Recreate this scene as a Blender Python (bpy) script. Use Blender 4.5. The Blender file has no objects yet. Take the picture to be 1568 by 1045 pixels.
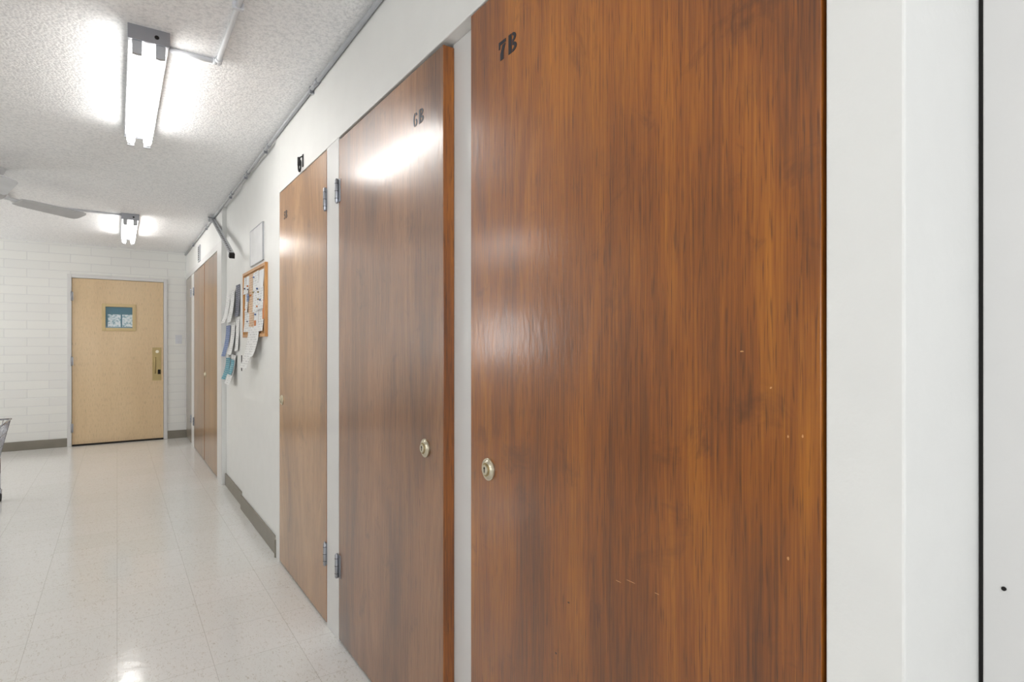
import bpy, bmesh, math, random
from mathutils import Vector, Matrix
random.seed(7)
scene = bpy.context.scene
W = 0.75      # x of the closet wall face
CEIL = 2.42
FAR = 8.66
LEFT = -3.2
BACK = -2.5

# ------------------------------------------------------------ materials
def srgb(r, g, b):
    f = lambda c: (c/255/12.92) if c/255 <= 0.04045 else ((c/255+0.055)/1.055)**2.4
    return (f(r), f(g), f(b), 1)

def newmat(name):
    m = bpy.data.materials.new(name); m.use_nodes = True
    nt = m.node_tree
    return m, nt, nt.nodes['Principled BSDF']

def N(nt, typ, **kw):
    n = nt.nodes.new(typ)
    for k, v in kw.items():
        if k in n.inputs: n.inputs[k].default_value = v
        else: setattr(n, k, v)
    return n

def coords(nt, scale=(1, 1, 1), loc=(0, 0, 0)):
    tc = N(nt, 'ShaderNodeTexCoord'); mp = N(nt, 'ShaderNodeMapping')
    mp.inputs['Scale'].default_value = scale
    mp.inputs['Location'].default_value = loc
    nt.links.new(tc.outputs['Object'], mp.inputs['Vector'])
    return mp.outputs['Vector']

def ramp(nt, fac, stops):
    r = N(nt, 'ShaderNodeValToRGB')
    e = r.color_ramp.elements
    e[0].position, e[0].color = stops[0]
    e[1].position, e[1].color = stops[-1]
    for p, c in stops[1:-1]:
        k = e.new(p); k.color = c
    nt.links.new(fac, r.inputs['Fac'])
    return r.outputs['Color']

def mix(nt, a, b, fac, blend='MIX'):
    m = N(nt, 'ShaderNodeMix', data_type='RGBA', blend_type=blend)
    for s, v in ((m.inputs[0], fac), (m.inputs[6], a), (m.inputs[7], b)):
        if hasattr(v, 'is_linked'): nt.links.new(v, s)
        else: s.default_value = v
    return m.outputs[2]

def bump(nt, bsdf, h, strength, dist=0.01):
    b = N(nt, 'ShaderNodeBump', Strength=strength, Distance=dist)
    nt.links.new(h, b.inputs['Height']); nt.links.new(b.outputs['Normal'], bsdf.inputs['Normal'])
    return b

def plain(name, col, rough=0.5, metal=0.0, bumps=None, var=0.04):
    m, nt, b = newmat(name)
    v = coords(nt)
    n = N(nt, 'ShaderNodeTexNoise', Scale=9.0, Detail=3.0); nt.links.new(v, n.inputs['Vector'])
    d = tuple(c*(1-var*2) for c in col[:3])+(1,)
    nt.links.new(ramp(nt, n.outputs['Fac'], [(0.35, d), (0.65, col)]), b.inputs['Base Color'])
    b.inputs['Roughness'].default_value = rough; b.inputs['Metallic'].default_value = metal
    if bumps:
        n2 = N(nt, 'ShaderNodeTexNoise', Scale=bumps[0], Detail=3.0); nt.links.new(v, n2.inputs['Vector'])
        bump(nt, b, n2.outputs['Fac'], bumps[1], 0.005)
    return m

def wood(name, dark, mid, light, seed=0.0, rough=0.36, coat=0.8, contrast=1.0, fig=0.055, darkening=0.30):
    m, nt, b = newmat(name)
    L = nt.links.new
    off = (seed*1.7, seed*3.1, seed*2.3)
    # cathedral figure: contour lines of a tall stretched noise
    v1 = coords(nt, (2.4, 2.4, 0.42), off)
    n1 = N(nt, 'ShaderNodeTexNoise', Scale=1.1, Detail=1.5, Roughness=0.4, Distortion=0.2); L(v1, n1.inputs['Vector'])
    mul = N(nt, 'ShaderNodeMath', operation='MULTIPLY'); L(n1.outputs['Fac'], mul.inputs[0]); mul.inputs[1].default_value = 100
    fr = N(nt, 'ShaderNodeMath', operation='SINE'); L(mul.outputs[0], fr.inputs[0])
    mr = N(nt, 'ShaderNodeMapRange'); L(fr.outputs[0], mr.inputs[0]); mr.inputs[1].default_value = -1; mr.inputs[2].default_value = 1
    v2 = coords(nt, (46, 46, 0.9), off)
    n2 = N(nt, 'ShaderNodeTexNoise', Scale=1.0, Detail=4.0, Roughness=0.65); L(v2, n2.inputs['Vector'])
    v3 = coords(nt, (260, 260, 6), off)
    n3 = N(nt, 'ShaderNodeTexNoise', Scale=1.0, Detail=3.0, Roughness=0.6); L(v3, n3.inputs['Vector'])
    v4 = coords(nt, (3.4, 3.4, 0.7), off)
    n4 = N(nt, 'ShaderNodeTexNoise', Scale=1.2, Detail=2.0); L(v4, n4.inputs['Vector'])
    def wsum(items):
        cur = None
        for s, w in items:
            k = N(nt, 'ShaderNodeMath', operation='MULTIPLY'); L(s, k.inputs[0]); k.inputs[1].default_value = w
            if cur is None: cur = k.outputs[0]
            else:
                a = N(nt, 'ShaderNodeMath', operation='ADD'); L(cur, a.inputs[0]); L(k.outputs[0], a.inputs[1]); cur = a.outputs[0]
        return cur
    f = wsum([(mr.outputs[0], fig), (n2.outputs['Fac'], 0.13), (n3.outputs['Fac'], 0.34), (n4.outputs['Fac'], 0.53-fig)])
    h = 0.165/contrast
    col = ramp(nt, f, [(0.5-h, dark), (0.5, mid), (0.5+h, light)])
    v5 = coords(nt, (330, 330, 16), off)
    n5 = N(nt, 'ShaderNodeTexNoise', Scale=1.0, Detail=1.0); L(v5, n5.inputs['Vector'])
    tick = ramp(nt, n5.outputs['Fac'], [(0.58, (0, 0, 0, 1)), (0.72, (1, 1, 1, 1))])
    tm = N(nt, 'ShaderNodeMath', operation='MULTIPLY'); L(tick, tm.inputs[0]); tm.inputs[1].default_value = 0.55
    col = mix(nt, col, tuple(c*0.5 for c in dark[:3])+(1,), tm.outputs[0])
    if darkening:
        # blotches of uneven old stain; colour also darkens toward the lower half
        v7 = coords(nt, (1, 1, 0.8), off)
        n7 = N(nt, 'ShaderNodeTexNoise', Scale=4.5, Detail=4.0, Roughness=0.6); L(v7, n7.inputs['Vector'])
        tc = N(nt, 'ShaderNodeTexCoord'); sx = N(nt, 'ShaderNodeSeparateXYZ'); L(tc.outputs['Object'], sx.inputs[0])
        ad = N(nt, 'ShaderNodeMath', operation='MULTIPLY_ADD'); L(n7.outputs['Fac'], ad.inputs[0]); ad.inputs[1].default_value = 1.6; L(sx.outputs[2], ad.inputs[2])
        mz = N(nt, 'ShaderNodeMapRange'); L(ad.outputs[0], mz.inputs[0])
        mz.inputs[1].default_value = 2.6; mz.inputs[2].default_value = 0.9; mz.inputs[3].default_value = 0.0; mz.inputs[4].default_value = darkening
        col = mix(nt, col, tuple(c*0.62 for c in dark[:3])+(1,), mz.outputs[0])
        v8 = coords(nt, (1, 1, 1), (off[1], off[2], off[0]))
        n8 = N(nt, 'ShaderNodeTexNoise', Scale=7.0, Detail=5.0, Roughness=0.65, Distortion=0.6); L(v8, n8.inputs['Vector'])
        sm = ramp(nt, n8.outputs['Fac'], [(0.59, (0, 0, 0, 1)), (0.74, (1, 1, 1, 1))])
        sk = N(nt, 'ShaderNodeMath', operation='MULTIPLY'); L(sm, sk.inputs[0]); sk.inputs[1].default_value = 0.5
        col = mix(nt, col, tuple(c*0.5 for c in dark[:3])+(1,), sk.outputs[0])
    L(col, b.inputs['Base Color'])
    b.inputs['Roughness'].default_value = rough
    b.inputs['Coat Weight'].default_value = coat
    b.inputs['Coat Roughness'].default_value = 0.19
    v6 = coords(nt, (60, 60, 22), off)
    n6 = N(nt, 'ShaderNodeTexNoise', Scale=1.0, Detail=2.0); L(v6, n6.inputs['Vector'])
    bp = bump(nt, b, n6.outputs['Fac'], 0.25, 0.0016)
    L(bp.outputs['Normal'], b.inputs['Coat Normal'])
    return m

M_wall = plain('white_wall_paint', srgb(235, 235, 232), 0.45, bumps=(70, 0.12), var=0.01)
M_trimw = plain('white_trim_paint', srgb(222, 221, 219), 0.35, bumps=(25, 0.12), var=0.01)
M_door7 = wood('mahogany_veneer', srgb(88, 44, 4), srgb(150, 83, 8), srgb(194, 119, 20), 1.0, darkening=0.4)
M_door6 = wood('mahogany_veneer_b', srgb(96, 58, 28), srgb(144, 93, 49), srgb(174, 120, 73), 2.0)
M_door5 = wood('mahogany_veneer_c', srgb(130, 86, 42), srgb(174, 123, 69), srgb(202, 153, 97), 3.0, darkening=0.2)
M_door34 = wood('mahogany_veneer_d', srgb(110, 76, 44), srgb(146, 105, 66), srgb(172, 129, 86), 4.0, darkening=0.2)
M_grey = wood('walnut_veneer_grey', srgb(112, 102, 90), srgb(138, 126, 112), srgb(158, 146, 132), 5.0, darkening=0.1)
M_maple = wood('birch_veneer', srgb(214, 184, 142), srgb(226, 198, 156), srgb(234, 208, 168), 6.0, contrast=0.6, rough=0.4, coat=0.2, fig=0.02, darkening=0)
M_edge = wood('door_edge_wood', srgb(106, 54, 8), srgb(154, 86, 16), srgb(184, 112, 32), 7.0, darkening=0)
M_oak = wood('oak_frame', srgb(180, 120, 60), srgb(208, 150, 86), srgb(226, 174, 112), 8.0, coat=0.2, darkening=0)
M_base = plain('grey_brown_baseboard', srgb(136, 130, 118), 0.4)
M_steel = plain('brushed_steel', srgb(170, 172, 178), 0.3, 0.9)
M_chrome = plain('chrome_wire', srgb(190, 192, 198), 0.2, 1.0)
M_conduit = plain('conduit_grey', srgb(180, 182, 185), 0.45, 0.1)
M_whitemetal = plain('white_enamel', srgb(226, 228, 232), 0.35)
M_greymetal = plain('grey_enamel', srgb(190, 192, 196), 0.4, 0.1)
M_brass = plain('aged_brass', srgb(170, 150, 104), 0.35, 0.75)
M_lock = plain('satin_brass_lock', srgb(214, 206, 184), 0.28, 0.85)
M_dark = plain('dark_void', srgb(22, 18, 16), 0.8)
M_ink = plain('stencil_ink', srgb(24, 28, 40), 0.4)
M_fan = plain('fan_blade_white', srgb(212, 213, 215), 0.5)
M_rubber = plain('rubber_black', srgb(36, 36, 38), 0.7)
M_smudge = plain('pale_chip', srgb(206, 150, 94), 0.5)
M_smudged = plain('dark_chip', srgb(60, 30, 10), 0.5)

def mat_ceiling():
    m, nt, b = newmat('popcorn_ceiling'); L = nt.links.new
    v = coords(nt)
    n = N(nt, 'ShaderNodeTexNoise', Scale=75.0, Detail=4.0, Roughness=0.7); L(v, n.inputs['Vector'])
    vo = N(nt, 'ShaderNodeTexVoronoi', Scale=85.0); L(v, vo.inputs['Vector'])
    s = N(nt, 'ShaderNodeMath', operation='SUBTRACT'); L(n.outputs['Fac'], s.inputs[0]); L(vo.outputs['Distance'], s.inputs[1])
    L(ramp(nt, n.outputs['Fac'], [(0.38, srgb(232, 233, 234)), (0.55, srgb(252, 252, 252))]), b.inputs['Base Color'])
    b.inputs['Roughness'].default_value = 0.95
    bump(nt, b, s.outputs[0], 0.28, 0.008)
    return m
M_ceil = mat_ceiling()

def mat_block():
    m, nt, b = newmat('painted_block'); L = nt.links.new
    tc = N(nt, 'ShaderNodeTexCoord'); sx = N(nt, 'ShaderNodeSeparateXYZ'); cx = N(nt, 'ShaderNodeCombineXYZ')
    L(tc.outputs['Object'], sx.inputs[0])
    ad = N(nt, 'ShaderNodeMath', operation='ADD'); L(sx.outputs[0], ad.inputs[0]); L(sx.outputs[1], ad.inputs[1])
    L(ad.outputs[0], cx.inputs[0]); L(sx.outputs[2], cx.inputs[1])
    br = N(nt, 'ShaderNodeTexBrick'); L(cx.outputs[0], br.inputs['Vector'])
    br.inputs['Scale'].default_value = 1.0
    br.inputs['Brick Width'].default_value = 0.40; br.inputs['Row Height'].default_value = 0.10
    br.inputs['Mortar Size'].default_value = 0.004; br.inputs['Mortar Smooth'].default_value = 0.5
    br.inputs['Color1'].default_value = srgb(242, 242, 237); br.inputs['Color2'].default_value = srgb(238, 238, 234)
    br.inputs['Mortar'].default_value = srgb(228, 228, 226)
    L(br.outputs['Color'], b.inputs['Base Color'])
    b.inputs['Roughness'].default_value = 0.5
    inv = N(nt, 'ShaderNodeMath', operation='SUBTRACT'); inv.inputs[0].default_value = 1; L(br.outputs['Fac'], inv.inputs[1])
    bump(nt, b, inv.outputs[0], 0.5, 0.004)
    return m
M_block = mat_block()

def mat_floor():
    m, nt, b = newmat('vinyl_tile_floor'); L = nt.links.new
    v = coords(nt)
    br = N(nt, 'ShaderNodeTexBrick'); br.offset = 0.0; L(v, br.inputs['Vector'])
    br.inputs['Scale'].default_value = 1.0
    br.inputs['Brick Width'].default_value = 0.305; br.inputs['Row Height'].default_value = 0.305
    br.inputs['Mortar Size'].default_value = 0.0011; br.inputs['Mortar Smooth'].default_value = 0.3
    br.inputs['Color1'].default_value = srgb(240, 239, 236); br.inputs['Color2'].default_value = srgb(236, 236, 232)
    br.inputs['Mortar'].default_value = srgb(204, 202, 196)
    v2 = coords(nt, (46, 20, 1))
    n = N(nt, 'ShaderNodeTexNoise', Scale=2.2, Detail=5.0, Roughness=0.7, Distortion=1.5); L(v2, n.inputs['Vector'])
    sp = ramp(nt, n.outputs['Fac'], [(0.56, (0, 0, 0, 1)), (0.63, (1, 1, 1, 1))])
    k = N(nt, 'ShaderNodeMath', operation='MULTIPLY'); L(sp, k.inputs[0]); k.inputs[1].default_value = 0.65
    L(mix(nt, br.outputs['Color'], srgb(198, 191, 178), k.outputs[0]), b.inputs['Base Color'])
    b.inputs['Roughness'].default_value = 0.13
    b.inputs['IOR'].default_value = 1.55
    n2 = N(nt, 'ShaderNodeTexNoise', Scale=22.0, Detail=3.0); L(v, n2.inputs['Vector'])
    bump(nt, b, n2.outputs['Fac'], 0.18, 0.003)
    return m
M_floor = mat_floor()

def mat_paper(name, col, ink, density=0.5):
    m, nt, b = newmat(name); L = nt.links.new
    v = coords(nt)
    sx = N(nt, 'ShaderNodeSeparateXYZ'); L(v, sx.inputs[0])
    mz = N(nt, 'ShaderNodeMath', operation='MULTIPLY'); L(sx.outputs[2], mz.inputs[0]); mz.inputs[1].default_value = 62
    fr = N(nt, 'ShaderNodeMath', operation='FRACT'); L(mz.outputs[0], fr.inputs[0])
    fl = N(nt, 'ShaderNodeMath', operation='FLOOR'); L(mz.outputs[0], fl.inputs[0])
    my = N(nt, 'ShaderNodeMath', operation='MULTIPLY'); L(sx.outputs[1], my.inputs[0]); my.inputs[1].default_value = 55
    cb = N(nt, 'ShaderNodeCombineXYZ'); L(my.outputs[0], cb.inputs[0]); L(fl.outputs[0], cb.inputs[1])
    n = N(nt, 'ShaderNodeTexNoise', Scale=1.0, Detail=1.0); L(cb.outputs[0], n.inputs['Vector'])
    g1 = N(nt, 'ShaderNodeMath', operation='GREATER_THAN'); L(fr.outputs[0], g1.inputs[0]); g1.inputs[1].default_value = 0.5
    g2 = N(nt, 'ShaderNodeMath', operation='GREATER_THAN'); L(n.outputs['Fac'], g2.inputs[0]); g2.inputs[1].default_value = 1-density
    g = N(nt, 'ShaderNodeMath', operation='MULTIPLY'); L(g1.outputs[0], g.inputs[0]); L(g2.outputs[0], g.inputs[1])
    g3 = N(nt, 'ShaderNodeMath', operation='MULTIPLY'); L(g.outputs[0], g3.inputs[0]); g3.inputs[1].default_value = 0.6
    L(mix(nt, col, ink, g3.outputs[0]), b.inputs['Base Color'])
    b.inputs['Roughness'].default_value = 0.6
    return m
P_white = mat_paper('printed_white_paper', srgb(236, 236, 234), srgb(70, 72, 84), 0.45)
P_plain = plain('plain_white_paper', srgb(238, 238, 238), 0.6)
P_blue = mat_paper('printed_blue_paper', srgb(84, 110, 160), srgb(220, 225, 235))
P_teal = mat_paper('printed_teal_paper', srgb(48, 140, 160), srgb(226, 236, 236))
P_dark = mat_paper('printed_dark_paper', srgb(70, 74, 92), srgb(190, 190, 200))
P_pink = mat_paper('printed_tan_paper', srgb(222, 190, 156), srgb(140, 70, 50))
P_orange = plain('orange_card', srgb(216, 130, 62), 0.6)
M_cork = plain('cork', srgb(196, 150, 100), 0.9, bumps=(150, 0.3), var=0.12)

def mat_tube():
    m, nt, b = newmat('fluorescent_tube')
    b.inputs['Base Color'].default_value = (1, 1, 1, 1)
    b.inputs['Emission Color'].default_value = (1.0, 0.98, 0.945, 1)
    b.inputs['Emission Strength'].default_value = 16.5
    try: m.cycles.emission_sampling = 'FRONT'
    except Exception: pass
    return m
M_tube = mat_tube()

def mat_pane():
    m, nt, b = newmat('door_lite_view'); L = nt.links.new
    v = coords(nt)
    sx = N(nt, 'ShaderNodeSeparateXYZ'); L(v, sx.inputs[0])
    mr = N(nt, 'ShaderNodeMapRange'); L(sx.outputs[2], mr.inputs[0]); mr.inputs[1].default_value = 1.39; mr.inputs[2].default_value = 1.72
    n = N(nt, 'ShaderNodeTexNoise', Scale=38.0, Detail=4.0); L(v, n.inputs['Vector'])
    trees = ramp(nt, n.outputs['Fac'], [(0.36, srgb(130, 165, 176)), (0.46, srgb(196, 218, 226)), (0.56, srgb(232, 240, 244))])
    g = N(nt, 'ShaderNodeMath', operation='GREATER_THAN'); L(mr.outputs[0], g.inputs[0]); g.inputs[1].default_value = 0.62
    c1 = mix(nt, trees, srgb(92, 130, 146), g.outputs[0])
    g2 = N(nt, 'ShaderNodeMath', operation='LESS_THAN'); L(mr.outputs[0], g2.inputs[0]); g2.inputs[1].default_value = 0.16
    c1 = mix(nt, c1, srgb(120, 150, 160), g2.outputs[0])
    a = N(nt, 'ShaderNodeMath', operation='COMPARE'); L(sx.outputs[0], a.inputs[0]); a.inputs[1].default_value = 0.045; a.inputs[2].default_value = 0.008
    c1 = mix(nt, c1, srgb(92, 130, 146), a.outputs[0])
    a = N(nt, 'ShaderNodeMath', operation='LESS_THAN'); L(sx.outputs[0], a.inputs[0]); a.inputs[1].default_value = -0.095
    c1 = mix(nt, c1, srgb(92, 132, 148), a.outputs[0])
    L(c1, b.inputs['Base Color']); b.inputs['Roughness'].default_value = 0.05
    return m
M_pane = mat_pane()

# ------------------------------------------------------------ mesh builder
class B:
    def __init__(s): s.bm = bmesh.new(); s.mats = []
    def mi(s, m):
        if m not in s.mats: s.mats.append(m)
        return s.mats.index(m)
    def box(s, x0, x1, y0, y1, z0, z1, m, M=None):
        r = bmesh.ops.create_cube(s.bm, size=1.0)
        T = Matrix.Translation(((x0+x1)/2, (y0+y1)/2, (z0+z1)/2)) @ Matrix.Diagonal((abs(x1-x0), abs(y1-y0), abs(z1-z0), 1))
        if M is not None: T = M @ T
        bmesh.ops.transform(s.bm, matrix=T, verts=r['verts'])
        for f in {f for v in r['verts'] for f in v.link_faces}: f.material_index = s.mi(m)
        return s
    def cyl(s, p0, p1, r, m, seg=12, r2=None, caps=True):
        p0, p1 = Vector(p0), Vector(p1); d = p1-p0
        q = bmesh.ops.create_cone(s.bm, cap_ends=caps, segments=seg, radius1=r, radius2=r if r2 is None else r2, depth=d.length)
        T = Matrix.Translation((p0+p1)/2) @ d.to_track_quat('Z', 'Y').to_matrix().to_4x4()
        bmesh.ops.transform(s.bm, matrix=T, verts=q['verts'])
        for f in {f for v in q['verts'] for f in v.link_faces}:
            f.material_index = s.mi(m); f.smooth = len(f.verts) == 4
        return s
    def sph(s, c, r, m, sc=(1, 1, 1)):
        q = bmesh.ops.create_uvsphere(s.bm, u_segments=16, v_segments=10, radius=r)
        bmesh.ops.transform(s.bm, matrix=Matrix.Translation(c) @ Matrix.Diagonal((*sc, 1)), verts=q['verts'])
        for f in {f for v in q['verts'] for f in v.link_faces}: f.material_index = s.mi(m); f.smooth = True
        return s
    def pipe(s, pts, r, m, seg=10):
        for a, b in zip(pts[:-1], pts[1:]): s.cyl(a, b, r, m, seg)
        for p in pts[1:-1]: s.sph(p, r*1.02, m)
        return s
    def prism(s, pts2, plane, x0, x1, m):
        n = len(pts2)
        A = [s.bm.verts.new(plane(a, b, x0)) for a, b in pts2]; C = [s.bm.verts.new(plane(a, b, x1)) for a, b in pts2]
        fs = [s.bm.faces.new(A), s.bm.faces.new(C[::-1])]
        for i in range(n): fs.append(s.bm.faces.new((A[i], A[(i+1) % n], C[(i+1) % n], C[i])))
        for f in fs: f.material_index = s.mi(m)
        return s
    def done(s, name, bevel=0, parent=None, segs=2):
        bmesh.ops.recalc_face_normals(s.bm, faces=s.bm.faces)
        me = bpy.data.meshes.new(name); s.bm.to_mesh(me); s.bm.free()
        for m in s.mats: me.materials.append(m)
        o = bpy.data.objects.new(name, me); scene.collection.objects.link(o)
        if bevel:
            md = o.modifiers.new('bevel', 'BEVEL'); md.width = bevel; md.segments = segs; md.limit_method = 'ANGLE'; md.harden_normals = False
        if parent:
            o.parent = parent; o.matrix_parent_inverse = Matrix.Translation(parent.location).inverted()
        return o

def empty(name, loc):
    e = bpy.data.objects.new(name, None); e.location = loc; e.empty_display_size = 0.1
    scene.collection.objects.link(e); return e

# ------------------------------------------------------------ shell
B().box(LEFT-0.15, 1.35, BACK-0.15, FAR+0.15, -0.1, 0, M_floor).done('floor')
B().box(LEFT-0.15, 1.35, BACK-0.15, FAR+0.15, CEIL, CEIL+0.1, M_ceil).done('ceiling')

DT = 2.065   # door head height
OUT = 1.25   # back of closet wall
def seg(b, y0, y1, xf, z0=0, z1=CEIL, m=M_wall): b.box(xf, OUT, y0, y1, z0, z1, m)
wr = B()
HEAD = DT+0.006
seg(wr, 0.290, 0.380, W)                 # strip beside near door
seg(wr, 0.380, 3.395, W, HEAD)           # header above the three near doors
wr.box(0.97, OUT, 0.380, 3.395, 0, HEAD, M_dark)    # closet interiors (dark back)
wr.box(W+0.036, 0.97, 1.283, 1.440, 0, HEAD, M_trimw)  # recessed mullion
wr.box(W, 0.97, 2.349, 2.511, 0, HEAD, M_trimw)        # flush mullion
seg(wr, 3.395, 3.487, W)
seg(wr, 3.487, 4.66, W+0.016)
seg(wr, 4.66, 5.53, W+0.034)
seg(wr, 5.53, 5.80, W)
seg(wr, 5.80, 8.66, W, HEAD)
wr.box(0.97, OUT, 5.80, 8.66, 0, HEAD, M_dark)
wr.box(W, 0.97, 7.735, 8.01, 0, HEAD, M_trimw)
wr.done('wall_right', bevel=0.003)

# return + side wall right of the near closet
B().box(0.979, OUT+0.1, BACK, 0.284, 0, CEIL, M_trimw).box(0.983, OUT, 0.2835, 0.2897, 0, CEIL, M_dark).done('wall_right_nook', bevel=0.002)
B().cyl((0.9795, 0.261, 0.893), (0.9775, 0.261, 0.893), 0.0028, M_dark).done('screw_hole_cap')

# trim
B().box(W-0.004, W, 5.54, 5.80, 0, HEAD+0.06, M_trimw).box(W-0.004, W, 5.80, 8.62, HEAD, HEAD+0.06, M_trimw).done('trim_1', bevel=0.002)

# far wall with door opening
DX0, DX1, DZ = -0.446, 0.492, 2.02
fw = B()
fw.box(LEFT-0.15, DX0-0.004, FAR, FAR+0.15, 0, CEIL, M_block)
fw.box(DX1+0.004, OUT, FAR, FAR+0.15, 0, CEIL, M_block)
fw.box(DX0-0.004, DX1+0.004, FAR, FAR+0.15, DZ+0.004, CEIL, M_block)
fw.box(DX0-0.004, DX1+0.004, FAR+0.10, FAR+0.15, 0, DZ+0.004, M_dark)
fw.done('wall_far')
tr = B()
c = 0.045
tr.box(DX0-c, DX0-0.003, FAR-0.014, FAR+0.06, 0, DZ+c, M_trimw).box(DX1+0.003, DX1+c, FAR-0.014, FAR+0.06, 0, DZ+c, M_trimw)
tr.box(DX0-0.003, DX1+0.003, FAR-0.014, FAR+0.06, DZ+0.003, DZ+c, M_trimw)
tr.done('trim_2', bevel=0.003)

# left wall and back wall with windows
def wall_with_windows(name, axis, pos, a0, a1, wins, m, out):
    b = B()
    def bx(p, q, z0, z1):
        if axis == 'x': b.box(pos, pos+out, p, q, z0, z1, m)
        else: b.box(p, q, pos, pos+out, z0, z1, m)
    cur = a0
    for (p, q, z0, z1) in wins:
        bx(cur, p, 0, CEIL); bx(p, q, 0, z0); bx(p, q, z1, CEIL); cur = q
    bx(cur, a1, 0, CEIL)
    b.done(name)
LW = [(-1.6, 0.4, 1.0, 2.1), (6.6, 8.2, 1.0, 2.1)]
BW = [(-1.9, 0.3, 0.9, 2.1)]
wall_with_windows('wall_left', 'x', LEFT, BACK-0.15, FAR, LW, M_block, -0.15)
wall_with_windows('wall_back', 'y', BACK, LEFT, OUT+0.1, BW, M_wall, -0.15)
def window(name, axis, pos, p, q, z0, z1, out):
    e = empty(name, (pos if axis == 'x' else (p+q)/2, (p+q)/2 if axis == 'x' else pos, (z0+z1)/2))
    b = B(); t = 0.05; d0, d1 = pos+out*0.3, pos+out*0.6
    def bx(a, b_, za, zb):
        if axis == 'x': b.box(d0, d1, a, b_, za, zb, M_whitemetal)
        else: b.box(a, b_, d0, d1, za, zb, M_whitemetal)
    bx(p, p+t, z0, z1); bx(q-t, q, z0, z1); bx(p+t, q-t, z0, z0+t); bx(p+t, q-t, z1-t, z1); bx((p+q)/2-t/2, (p+q)/2+t/2, z0+t, z1-t)
    b.done('window_frame', bevel=0.004, parent=e)
i = 1
for w in LW: window(f'window_{i}', 'x', LEFT, *w, -0.15); i += 1
for w in BW: window(f'window_{i}', 'y', BACK, *w, -0.15)

# baseboards
bh = 0.102
def base(name, boxes):
    b = B()
    for q in boxes: b.box(*q, 0, bh, M_base)
    b.done(name, bevel=0.003)
base('baseboard_far', [(LEFT, DX0-c, FAR-0.012, FAR), (DX1+c, W, FAR-0.012, FAR)])
base('baseboard_right', [(W+0.004, W+0.016, 3.487, 4.66), (W+0.022, W+0.034, 4.66, 5.53), (W-0.008, W+0.016, 3.475, 3.487)])
base('baseboard_left', [(LEFT, LEFT+0.012, BACK, FAR-0.012)])

# ------------------------------------------------------------ closet doors
X = W
def hinge(b, y, z, side):
    h = 0.092
    b.cyl((X-0.008, y, z-h/2), (X-0.008, y, z+h/2), 0.0075, M_steel, 10)
    for k in (-1, 0, 1): b.cyl((X-0.008, y, z+k*h/3-0.001), (X-0.008, y, z+k*h/3+0.001), 0.0082, M_dark, 10)
    b.sph((X-0.008, y, z+h/2), 0.006, M_steel); b.sph((X-0.008, y, z-h/2), 0.006, M_steel)
    b.box(X-0.003, X, y-0.030, y+0.006, z-h/2, z+h/2, M_steel) if side < 0 else b.box(X-0.003, X, y-0.006, y+0.030, z-h/2, z+h/2, M_steel)

def lock(b, y, z):
    b.cyl((X, y, z), (X-0.005, y, z), 0.027, M_lock, 28)
    b.cyl((X-0.005, y, z), (X-0.010, y, z), 0.024, M_lock, 28, r2=0.018)
    b.cyl((X-0.008, y, z), (X-0.0108, y, z), 0.0165, M_brass, 24)
    b.cyl((X-0.008, y, z), (X-0.014, y, z), 0.0125, M_lock, 24)
    b.box(X-0.0146, X-0.0138, y-0.0016, y+0.0016, z-0.007, z+0.007, M_dark)
    b.cyl((X-0.0138, y, z+0.004), (X-0.0147, y, z+0.004), 0.0032, M_dark, 12)

def arcpts(cx, cy, rx, ry, t, a0, a1, n=12):
    o, i_ = [], []
    for k in range(n+1):
        a = math.radians(a0+(a1-a0)*k/n)
        o.append((cx+rx*math.cos(a), cy+ry*math.sin(a))); i_.append((cx+(rx-t)*math.cos(a), cy+(ry-t*0.7)*math.sin(a)))
    return o, i_
def glyph(b, ch, y, z, h):
    """stencil glyph; u runs toward -Y (reader's right)"""
    pl = lambda u, v, t: (t, y-u*h, z+v*h)
    polys = []; arcs = []
    if ch == '7':
        polys = [[(0, 1), (.66, 1), (.66, .82), (.16, .82), (.12, .62), (0, .62)], [(.64, .77), (.46, .40), (.46, 0), (.14, 0), (.14, .34), (.36, .77)]]
    elif ch == 'B':
        polys = [[(-.04, 0), (.24, 0), (.24, 1), (-.04, 1)]]
        arcs = [(.30, .755, .34, .245, .20, -90, 90), (.30, .255, .40, .255, .22, -90, 90)]
    elif ch == '6':
        arcs = [(.30, .5, .32, .5, .22, 100, 260), (.34, .28, .30, .28, .18, -80, 80), (.36, .74, .26, .26, .17, 10, 85)]
    elif ch == '5':
        polys = [[(.05, 1), (.58, 1), (.58, .83), (.05, .83)], [(.05, .78), (.2, .78), (.2, .5), (.05, .5)]]
        arcs = [(.26, .32, .34, .32, .18, -160, 90)]
    for p in polys: b.prism(p, pl, X-0.0008, X, M_ink)
    for a in arcs:
        o, i_ = arcpts(*a)
        for k in range(len(o)-1): b.prism([o[k], o[k+1], i_[k+1], i_[k]], pl, X-0.0008, X, M_ink)

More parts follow.
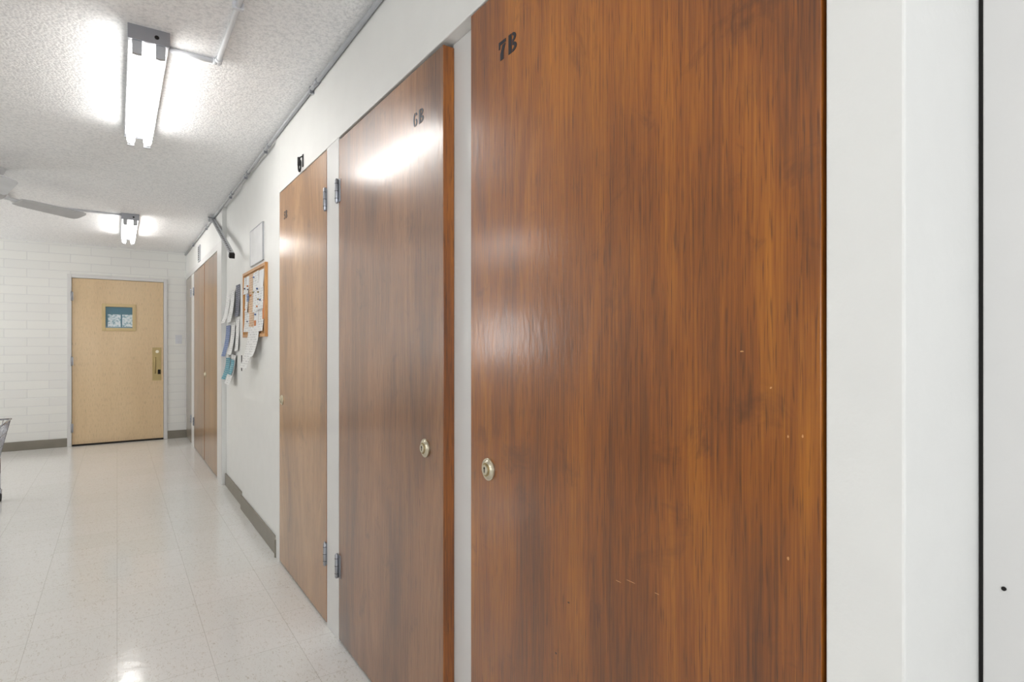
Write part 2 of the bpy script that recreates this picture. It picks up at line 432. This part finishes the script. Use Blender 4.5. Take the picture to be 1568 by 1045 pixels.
def closet_door(name, y0, y1, mat, hinge_y=None, hside=1, lock_y=None, label=None, edge=M_edge, top=DT, marks=()):
    e = empty(name, (X+0.018, (y0+y1)/2, top/2))
    b = B()
    b.box(X, X+0.035, y0, y1, 0.012, top, mat)
    b.bm.normal_update()
    for f in b.bm.faces:
        if abs(f.normal.y) > 0.9: f.material_index = b.mi(edge)
    b.done('panel', bevel=0.0015, parent=e)
    if hinge_y is not None:
        b = B(); hinge(b, hinge_y, 1.850, hside); hinge(b, hinge_y, 0.312, hside); b.done('hinges', bevel=0.0006, parent=e)
    if lock_y is not None:
        b = B(); lock(b, lock_y, 0.915); b.done('cylinder_lock', bevel=0.0008, parent=e)
    if label:
        b = B()
        yy, zz, h, chars = label
        for ch in chars:
            glyph(b, ch, yy, zz, h); yy -= h*0.95
        b.done('stencil_label', parent=e)
    if marks:
        b = B()
        for (my, mz, w, h, mm) in marks:
            pts = []
            for k in range(9):
                a = k/9*math.tau; r = random.uniform(0.6, 1.0)
                pts.append((my+w*r*math.cos(a), mz+h*r*math.sin(a)))
            b.prism(pts, lambda u, v, t: (t, u, v), X-0.0004, X, mm)
        b.done('scuff_chips', parent=e)
    return e

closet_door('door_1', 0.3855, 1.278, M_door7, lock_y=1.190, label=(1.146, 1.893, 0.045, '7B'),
            marks=[(0.93, 0.58, .004, .003, M_smudged), (0.455, 1.16, .002, .002, M_smudge), (0.43, 1.095, .0015, .0025, M_smudge), (0.41, 1.098, .0015, .003, M_smudge),
                   (0.43, 0.93, .002, .003, M_smudge), (0.50, 1.21, .0035, .0012, M_smudge), (0.89, 0.70, .004, .002, M_smudged),
                   (0.72, 0.80, .012, .0005, M_smudge), (0.75, 0.79, .008, .0005, M_smudge), (0.66, 0.80, .007, .0005, M_smudge)])
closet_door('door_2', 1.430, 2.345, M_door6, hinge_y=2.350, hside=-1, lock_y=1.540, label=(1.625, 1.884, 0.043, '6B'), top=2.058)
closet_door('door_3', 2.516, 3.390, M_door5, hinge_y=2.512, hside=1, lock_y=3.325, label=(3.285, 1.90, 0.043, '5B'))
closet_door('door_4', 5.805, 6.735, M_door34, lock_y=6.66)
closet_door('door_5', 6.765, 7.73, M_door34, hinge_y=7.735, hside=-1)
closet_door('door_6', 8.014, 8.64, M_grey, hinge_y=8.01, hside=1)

# ------------------------------------------------------------ far door
e = empty('door_7', ((DX0+DX1)/2, FAR+0.03, DZ/2))
b = B()
YF = FAR+0.008; YB = YF+0.045
lx0, lx1, lz0, lz1 = -0.147, 0.189, 1.397, 1.717
b.box(DX0, lx0, YF, YB, 0.018, DZ, M_maple).box(lx1, DX1, YF, YB, 0.018, DZ, M_maple)
b.box(lx0, lx1, YF, YB, 0.018, lz0, M_maple).box(lx0, lx1, YF, YB, lz1, DZ, M_maple)
b.done('panel', parent=e)
b = B(); t = 0.03
M_lite = plain('lite_frame_tan', srgb(214, 190, 140), 0.4)
b.box(lx0-0.008, lx0+t, YF-0.008, YF+0.02, lz0-0.008, lz1+0.008, M_lite).box(lx1-t, lx1+0.008, YF-0.008, YF+0.02, lz0-0.008, lz1+0.008, M_lite)
b.box(lx0+t, lx1-t, YF-0.008, YF+0.02, lz0-0.008, lz0+t, M_lite).box(lx0+t, lx1-t, YF-0.008, YF+0.02, lz1-t, lz1+0.008, M_lite)
b.done('lite_frame', bevel=0.003, parent=e)
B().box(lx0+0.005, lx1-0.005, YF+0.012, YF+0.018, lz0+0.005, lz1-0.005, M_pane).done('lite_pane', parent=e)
b = B()
b.box(0.372, 0.470, YF-0.004, YF, 0.76, 1.18, M_brass)
b.box(0.385, 0.457, YF-0.006, YF-0.004, 0.80, 1.10, M_brass)
b.cyl((0.425, YF-0.004, 1.13), (0.425, YF-0.02, 1.13), 0.019, M_lock, 20)
b.cyl((0.40, YF-0.005, 1.05), (0.40, YF-0.04, 1.05), 0.008, M_brass).cyl((0.40, YF-0.005, 0.86), (0.40, YF-0.04, 0.86), 0.008, M_brass).cyl((0.40, YF-0.04, 1.06), (0.40, YF-0.04, 0.85), 0.009, M_brass)
b.box(0.43, 0.462, YF-0.008, YF-0.004, 0.84, 0.90, M_dark)
b.done('pull_plate', bevel=0.002, parent=e)
b = B()
for z in (0.22, 1.02, 1.80):
    b.cyl((DX0-0.002, FAR-0.018, z-0.055), (DX0-0.002, FAR-0.018, z+0.055), 0.009, M_steel)
    b.box(DX0-0.012, DX0+0.012, FAR-0.016, FAR+0.006, z-0.05, z+0.05, M_steel)
b.done('hinges', parent=e)
B().box(DX0, DX1, FAR-0.02, FAR+0.10, 0, 0.012, M_dark).done('door_threshold')

# light switch on far wall
b = B(); b.box(0.625, 0.700, FAR-0.006, FAR, 1.23, 1.345, M_whitemetal); b.box(0.655, 0.670, FAR-0.013, FAR-0.006, 1.275, 1.30, M_whitemetal)
b.cyl((0.6625, FAR-0.0075, 1.325), (0.6625, FAR-0.006, 1.325), 0.003, M_steel).cyl((0.6625, FAR-0.0075, 1.25), (0.6625, FAR-0.006, 1.25), 0.003, M_steel)
b.done('light_switch', bevel=0.002)

# ------------------------------------------------------------ ceiling lights
def fixture(cx, y0, y1):
    e = empty('fluorescent_light', (cx, (y0+y1)/2, CEIL-0.03))
    b = B(); z0 = CEIL-0.052; hw = 0.066
    prof = [(-hw, CEIL), (-hw, z0+0.004), (-0.05, z0), (0.05, z0), (hw, z0+0.004), (hw, CEIL)]
    b.prism(prof, lambda u, v, t: (cx+u, t, v), y0, y1, M_greymetal)
    b.done('housing', bevel=0.002, parent=e)
    b = B()
    for s in (-1, 1):
        x = cx+s*0.038
        for yy, d in ((y0, 1), (y1, -1)):
            b.box(x-0.016, x+0.016, yy+d*0.004, yy+d*0.022, z0-0.052, z0+0.014, M_greymetal)
            b.cyl((x, yy+d*0.022, z0-0.030), (x, yy+d*0.050, z0-0.030), 0.0165, M_steel, 16)
    b.box(cx-0.068, cx+0.068, y0-0.004, y0+0.004, CEIL-0.056, CEIL, M_steel)
    b.box(cx-0.068, cx+0.068, y1-0.004, y1+0.004, CEIL-0.056, CEIL, M_steel)
    b.cyl((cx+0.025, y0-0.006, CEIL-0.03), (cx+0.025, y0-0.004, CEIL-0.03), 0.008, M_dark)
    b.done('lamp_holders', bevel=0.002, parent=e)
    b = B()
    for s in (-1, 1):
        x = cx+s*0.038
        b.cyl((x, y0+0.045, z0-0.030), (x, y1-0.045, z0-0.030), 0.0195, M_tube, 8)
    b.done('tubes', parent=e)
for cx, y0 in ((0.10, 2.575), (0.10, 6.32), (-0.6, -1.6), (-2.2, 0.2), (-2.2, 4.8)):  # fixtures left of and behind the camera are unseen, added to brighten the room
    fixture(cx, y0, y0+1.235)

# conduits
cz = CEIL-0.012
b = B()
b.pipe([(0.165, 2.69, cz), (0.35, 2.69, cz), (0.35, 0.4, cz)], 0.010, M_whitemetal)
b.cyl((0.33, 2.69, cz), (0.345, 2.69, cz), 0.014, M_whitemetal).cyl((0.35, 2.675, cz), (0.35, 2.655, cz), 0.014, M_whitemetal).sph((0.35, 2.69, cz), 0.015, M_whitemetal)
for y in (2.2, 1.2): b.box(0.332, 0.368, y, y+0.015, cz-0.012, CEIL, M_whitemetal)
b.done('ceiling_conduit')
b = B()
b.pipe([(0.04, 6.36, cz), (-0.72, 6.36, cz), (-0.72, 5.28, cz)], 0.010, M_whitemetal)
b.done('ceiling_conduit')
b = B()
xc, zc = W-0.011, 2.398
b.pipe([(xc, 0.30, zc), (xc, FAR-0.01, zc)], 0.0095, M_conduit)
for y in (1.1, 2.6, 3.6, 4.25, 4.9, 6.4, 7.6):
    b.cyl((xc, y, zc), (xc, y+0.05, zc), 0.0125, M_steel); b.box(xc-0.010, W+0.0, y+0.10, y+0.115, zc-0.022, zc+0.011, M_steel)
b.done('wall_conduit')

# ------------------------------------------------------------ ceiling fan
fx, fy = -0.70, 5.21
e = empty('ceiling_fan', (fx, fy, 2.3))
b = B()
b.cyl((fx, fy, CEIL), (fx, fy, CEIL-0.045), 0.075, M_fan, 28, r2=0.055)
b.cyl((fx, fy, CEIL-0.045), (fx, fy, 2.31), 0.014, M_whitemetal, 16)
b.cyl((fx, fy, 2.325), (fx, fy, 2.30), 0.05, M_fan, 32, r2=0.078)
b.cyl((fx, fy, 2.30), (fx, fy, 2.245), 0.078, M_fan, 32)
b.cyl((fx, fy, 2.245), (fx, fy, 2.215), 0.078, M_fan, 32, r2=0.05)
b.done('motor', bevel=0.003, parent=e)
for k in range(3):
    a = math.radians(43+120*k)
    T = Matrix.Translation((fx, fy, 2.230)) @ Matrix.Rotation(a, 4, 'Z') @ Matrix.Rotation(math.radians(-16), 4, 'X')
    b = B()
    pts = [(0.16, -0.045), (0.22, -0.058), (0.60, -0.066), (0.63, -0.060), (0.645, -0.04), (0.645, 0.04), (0.63, 0.060), (0.60, 0.066), (0.22, 0.058), (0.16, 0.045)]
    b.prism(pts, lambda u, v, t: T @ Vector((u, v, t)), -0.004, 0.004, M_fan)
    b.box(0.06, 0.24, -0.018, 0.018, 0.004, 0.010, M_whitemetal, T)
    b.done(f'blade_{k+1}', bevel=0.001, parent=e)

# ------------------------------------------------------------ bulletin board, papers
def sheet(b, x, y0, y1, z0, z1, m, curl=0.0, rot=0.0, n=6):
    cy, cz_ = (y0+y1)/2, (z0+z1)/2; c_, s_ = math.cos(rot), math.sin(rot)
    rows = []
    for i in range(n+1):
        t = i/n; z = z1+(z0-z1)*t; off = curl*t*t
        r = []
        for y in (y0, y1):
            dy, dz = y-cy, z-cz_
            r.append(b.bm.verts.new((x-off-0.0006, cy+dy*c_-dz*s_, cz_+dy*s_+dz*c_)))
        rows.append(r)
    for i in range(n):
        f = b.bm.faces.new((rows[i][0], rows[i][1], rows[i+1][1], rows[i+1][0])); f.material_index = b.mi(m); f.smooth = True

XB = W+0.016
e = empty('bulletin_board', (XB-0.01, 4.15, 1.50))
b = B(); y0, y1, z0, z1 = 3.77, 4.53, 1.27, 1.73
b.box(XB-0.010, XB, y0+0.02, y1-0.02, z0+0.02, z1-0.02, M_cork)
b.done('cork_panel', parent=e)
b = B(); t = 0.020
b.box(XB-0.018, XB, y0, y1, z0, z0+t, M_oak).box(XB-0.018, XB, y0, y1, z1-t, z1, M_oak).box(XB-0.018, XB, y0, y0+t, z0+t, z1-t, M_oak).box(XB-0.018, XB, y1-t, y1, z0+t, z1-t, M_oak)
b.done('wood_frame', bevel=0.002, parent=e)
b = B()
xs = XB-0.0108
mats = [P_white, P_white, P_plain, P_white, P_pink, P_white, P_plain]
k = 0
for row, (za, zb) in enumerate([(1.57, 1.703), (1.435, 1.59), (1.30, 1.45)]):
    y = 3.83
    while y < 4.44:
        w = random.uniform(0.10, 0.19)
        sheet(b, xs-0.0012*(k % 3), y, min(y+w, 4.505), za+random.uniform(0, .012), zb-random.uniform(0, .008), random.choice(mats), random.uniform(0, .010), random.uniform(-.03, .03)); k += 1
        y += w+0.004
sheet(b, xs-0.004, 3.80, 3.855, 1.38, 1.50, P_orange)
sheet(b, xs-0.005, 4.05, 4.12, 1.33, 1.38, P_orange)
sheet(b, xs-0.005, 4.30, 4.38, 1.52, 1.57, P_blue)
for j in range(14):
    py, pz = random.uniform(3.85, 4.45), random.uniform(1.34, 1.69)
    b.sph((XB-0.019, py, pz), 0.006, random.choice([M_brass, P_orange, P_blue, P_dark]))
b.done('pinned_papers', parent=e)
b = B()
sheet(b, XB-0.019, 4.10, 4.31, 1.06, 1.34, P_white, 0.05, 0.05)
sheet(b, XB-0.019, 3.93, 4.09, 1.14, 1.33, P_white, 0.04, -0.10)
b.done('hanging_papers', parent=e)

XP = W+0.034
e = empty('posted_flyers', (XP, 5.2, 1.35))
b = B()
sheet(b, XP-0.002, 4.84, 5.02, 1.44, 1.69, P_dark, 0.01, 0.02)
sheet(b, XP-0.010, 5.03, 5.23, 1.40, 1.66, P_white, 0.03, -0.02)
sheet(b, XP-0.012, 5.24, 5.45, 1.40, 1.64, P_white, 0.04)
sheet(b, XP-0.002, 4.86, 5.01, 1.17, 1.42, P_white, 0.015, -0.04)
sheet(b, XP-0.008, 5.03, 5.22, 1.14, 1.38, P_white, 0.03, 0.03)
sheet(b, XP-0.012, 5.23, 5.45, 1.12, 1.38, P_blue, 0.04)
sheet(b, XP-0.012, 4.98, 5.19, 0.90, 1.14, P_white, 0.05, 0.05)
sheet(b, XP-0.018, 5.00, 5.17, 0.98, 1.10, P_teal, 0.025, 0.05)
sheet(b, XP-0.014, 5.22, 5.44, 0.93, 1.11, P_teal, 0.04, -0.03)
b.done('sheets', parent=e)
B().box(XP-0.0, XP-0.008, 4.70, 4.76, 1.02, 1.14, M_dark).done('thermostat', bevel=0.002)

# framed notice
b = B(); y0, y1, z0, z1 = 3.885, 4.295, 1.755, 2.0
b.box(XB-0.008, XB, y0, y1, z0, z1, P_plain)
for q in ((y0, y1, z0, z0+0.005), (y0, y1, z1-0.005, z1), (y0, y0+0.005, z0+0.005, z1-0.005), (y1-0.005, y1, z0+0.005, z1-0.005)):
    b.box(XB-0.010, XB, *q, M_greymetal)
b.done('framed_notice')

# slotted support arm
p0, p1 = Vector((W-0.02, 6.0, 2.405)), Vector((W-0.045, 4.72, 1.90))
d = p1-p0
T = Matrix.Translation(p0) @ d.to_track_quat('Y', 'Z').to_matrix().to_4x4()
b = B(); Ln = d.length
b.box(-0.020, 0.020, 0, Ln, -0.0015, 0.0015, M_whitemetal, T)
b.box(-0.0215, -0.0185, 0, Ln, -0.034, 0.0015, M_whitemetal, T)
yy = 0.03
while yy < Ln-0.03:
    b.box(-0.006, 0.009, yy, yy+0.022, -0.0022, 0.0022, M_dark, T); b.box(-0.0225, -0.0180, yy, yy+0.024, -0.023, -0.012, M_dark, T); yy += 0.06
b.box(-0.018, 0.018, Ln-0.02, Ln+0.03, -0.03, 0.004, M_dark, T)
b.box(-0.02, 0.035, -0.01, 0.06, -0.03, 0.004, M_conduit, T)
b.done('slotted_support_arm')

# grille high on wall and hook over door
b = B(); b.box(W-0.012, W, 7.08, 7.22, 2.13, 2.31, M_greymetal)
for k in range(7): b.box(W-0.015, W-0.012, 7.095, 7.205, 2.15+k*0.022, 2.158+k*0.022, M_dark)
b.done('wall_vent', bevel=0.001)
b = B()
b.box(W-0.003, W, 2.885, 2.905, 2.09, 2.15, M_rubber)
pts = [(W-0.004, 2.895, 2.14), (W-0.02, 2.895, 2.13), (W-0.02, 2.895, 2.10)]
b.pipe(pts, 0.003, M_rubber)
ring = [(W-0.008, 2.93+0.022*math.sin(a), 2.105-0.030*math.cos(a)) for a in [math.radians(-130+t*26) for t in range(11)]]
b.pipe(ring, 0.004, M_rubber)
b.box(W-0.012, W, 2.945, 2.957, 2.11, 2.15, M_rubber)
b.done('wall_hook')

# ------------------------------------------------------------ laundry cart
b = B()
x0, x1, y0, y1 = -1.30, -0.695, 5.52, 6.00
zt, zb = 0.63, 0.33; ins = 0.06
top = [(x0, y0, zt), (x1, y0, zt), (x1, y1, zt), (x0, y1, zt)]
bot = [(x0+ins, y0+ins, zb), (x1-ins, y0+ins, zb), (x1-ins, y1-ins, zb), (x0+ins, y1-ins, zb)]
for i in range(4):
    b.cyl(top[i], top[(i+1) % 4], 0.007, M_chrome, 8); b.cyl(bot[i], bot[(i+1) % 4], 0.004, M_chrome, 8); b.sph(top[i], 0.008, M_chrome)
    n = 14 if i % 2 == 0 else 11
    for k in range(n+1):
        t = k/n
        b.cyl(Vector(top[i]).lerp(Vector(top[(i+1) % 4]), t), Vector(bot[i]).lerp(Vector(bot[(i+1) % 4]), t), 0.0022, M_chrome, 6)
    for s in (0.33, 0.66):
        b.cyl(Vector(top[i]).lerp(Vector(bot[i]), s), Vector(top[(i+1) % 4]).lerp(Vector(bot[(i+1) % 4]), s), 0.0025, M_chrome, 6)
    fx_, fy_ = bot[i][0], bot[i][1]
    b.cyl((fx_, fy_, 0.09), (fx_, fy_, zb+0.01), 0.009, M_chrome, 10)
    b.box(fx_-0.014, fx_+0.014, fy_-0.022, fy_+0.022, 0.06, 0.092, M_steel)
    b.cyl((fx_-0.011, fy_, 0.038), (fx_+0.011, fy_, 0.038), 0.038, M_rubber, 20)
for k in range(12):
    yk = y0+ins+(y1-y0-2*ins)*k/11
    b.cyl((x0+ins, yk, zb), (x1-ins, yk, zb), 0.0022, M_chrome, 6)
for i in range(4): b.cyl((bot[i][0], bot[i][1], 0.13), (bot[(i+1) % 4][0], bot[(i+1) % 4][1], 0.13), 0.006, M_chrome, 8)
b.done('laundry_cart')

# ------------------------------------------------------------ lights
def area(name, loc, target, sx, sy, power, col):
    l = bpy.data.lights.new(name, 'AREA'); l.shape = 'RECTANGLE'; l.size = sx; l.size_y = sy; l.energy = power; l.color = col
    o = bpy.data.objects.new(name, l); o.location = loc
    o.rotation_euler = (Vector(target)-Vector(loc)).to_track_quat('-Z', 'Y').to_euler(); scene.collection.objects.link(o)
# added area lamps outside the unseen windows, aimed up to lift the ceiling
area('daylight_fill', (LEFT-0.45, -0.6, 1.30), (0, -0.4, 3.4), 1.8, 0.9, 26, (1.0, 0.99, 0.97))
area('daylight_fill', (LEFT-0.45, 7.4, 1.30), (0, 7.0, 3.2), 1.5, 0.9, 52, (1.0, 1.0, 1.0))
area('daylight_fill', (-0.8, BACK-0.45, 1.25), (-0.9, 1.0, 3.0), 2.1, 1.0, 56, (0.92, 0.95, 1.0))
w = bpy.data.worlds.new('sky'); scene.world = w; w.use_nodes = True
w.node_tree.nodes['Background'].inputs[0].default_value = (0.85, 0.92, 1, 1)
w.node_tree.nodes['Background'].inputs[1].default_value = 0.6

# ------------------------------------------------------------ camera
cam = bpy.data.cameras.new('camera'); co = bpy.data.objects.new('camera', cam); scene.collection.objects.link(co)
co.location = (0, 0, 1.22); co.rotation_euler = (math.radians(90), 0, math.radians(-34.5))
cam.sensor_width = 36; cam.lens = 20.2; cam.shift_y = 0.0035; cam.clip_start = 0.02
scene.camera = co
scene.view_settings.view_transform = 'Standard'
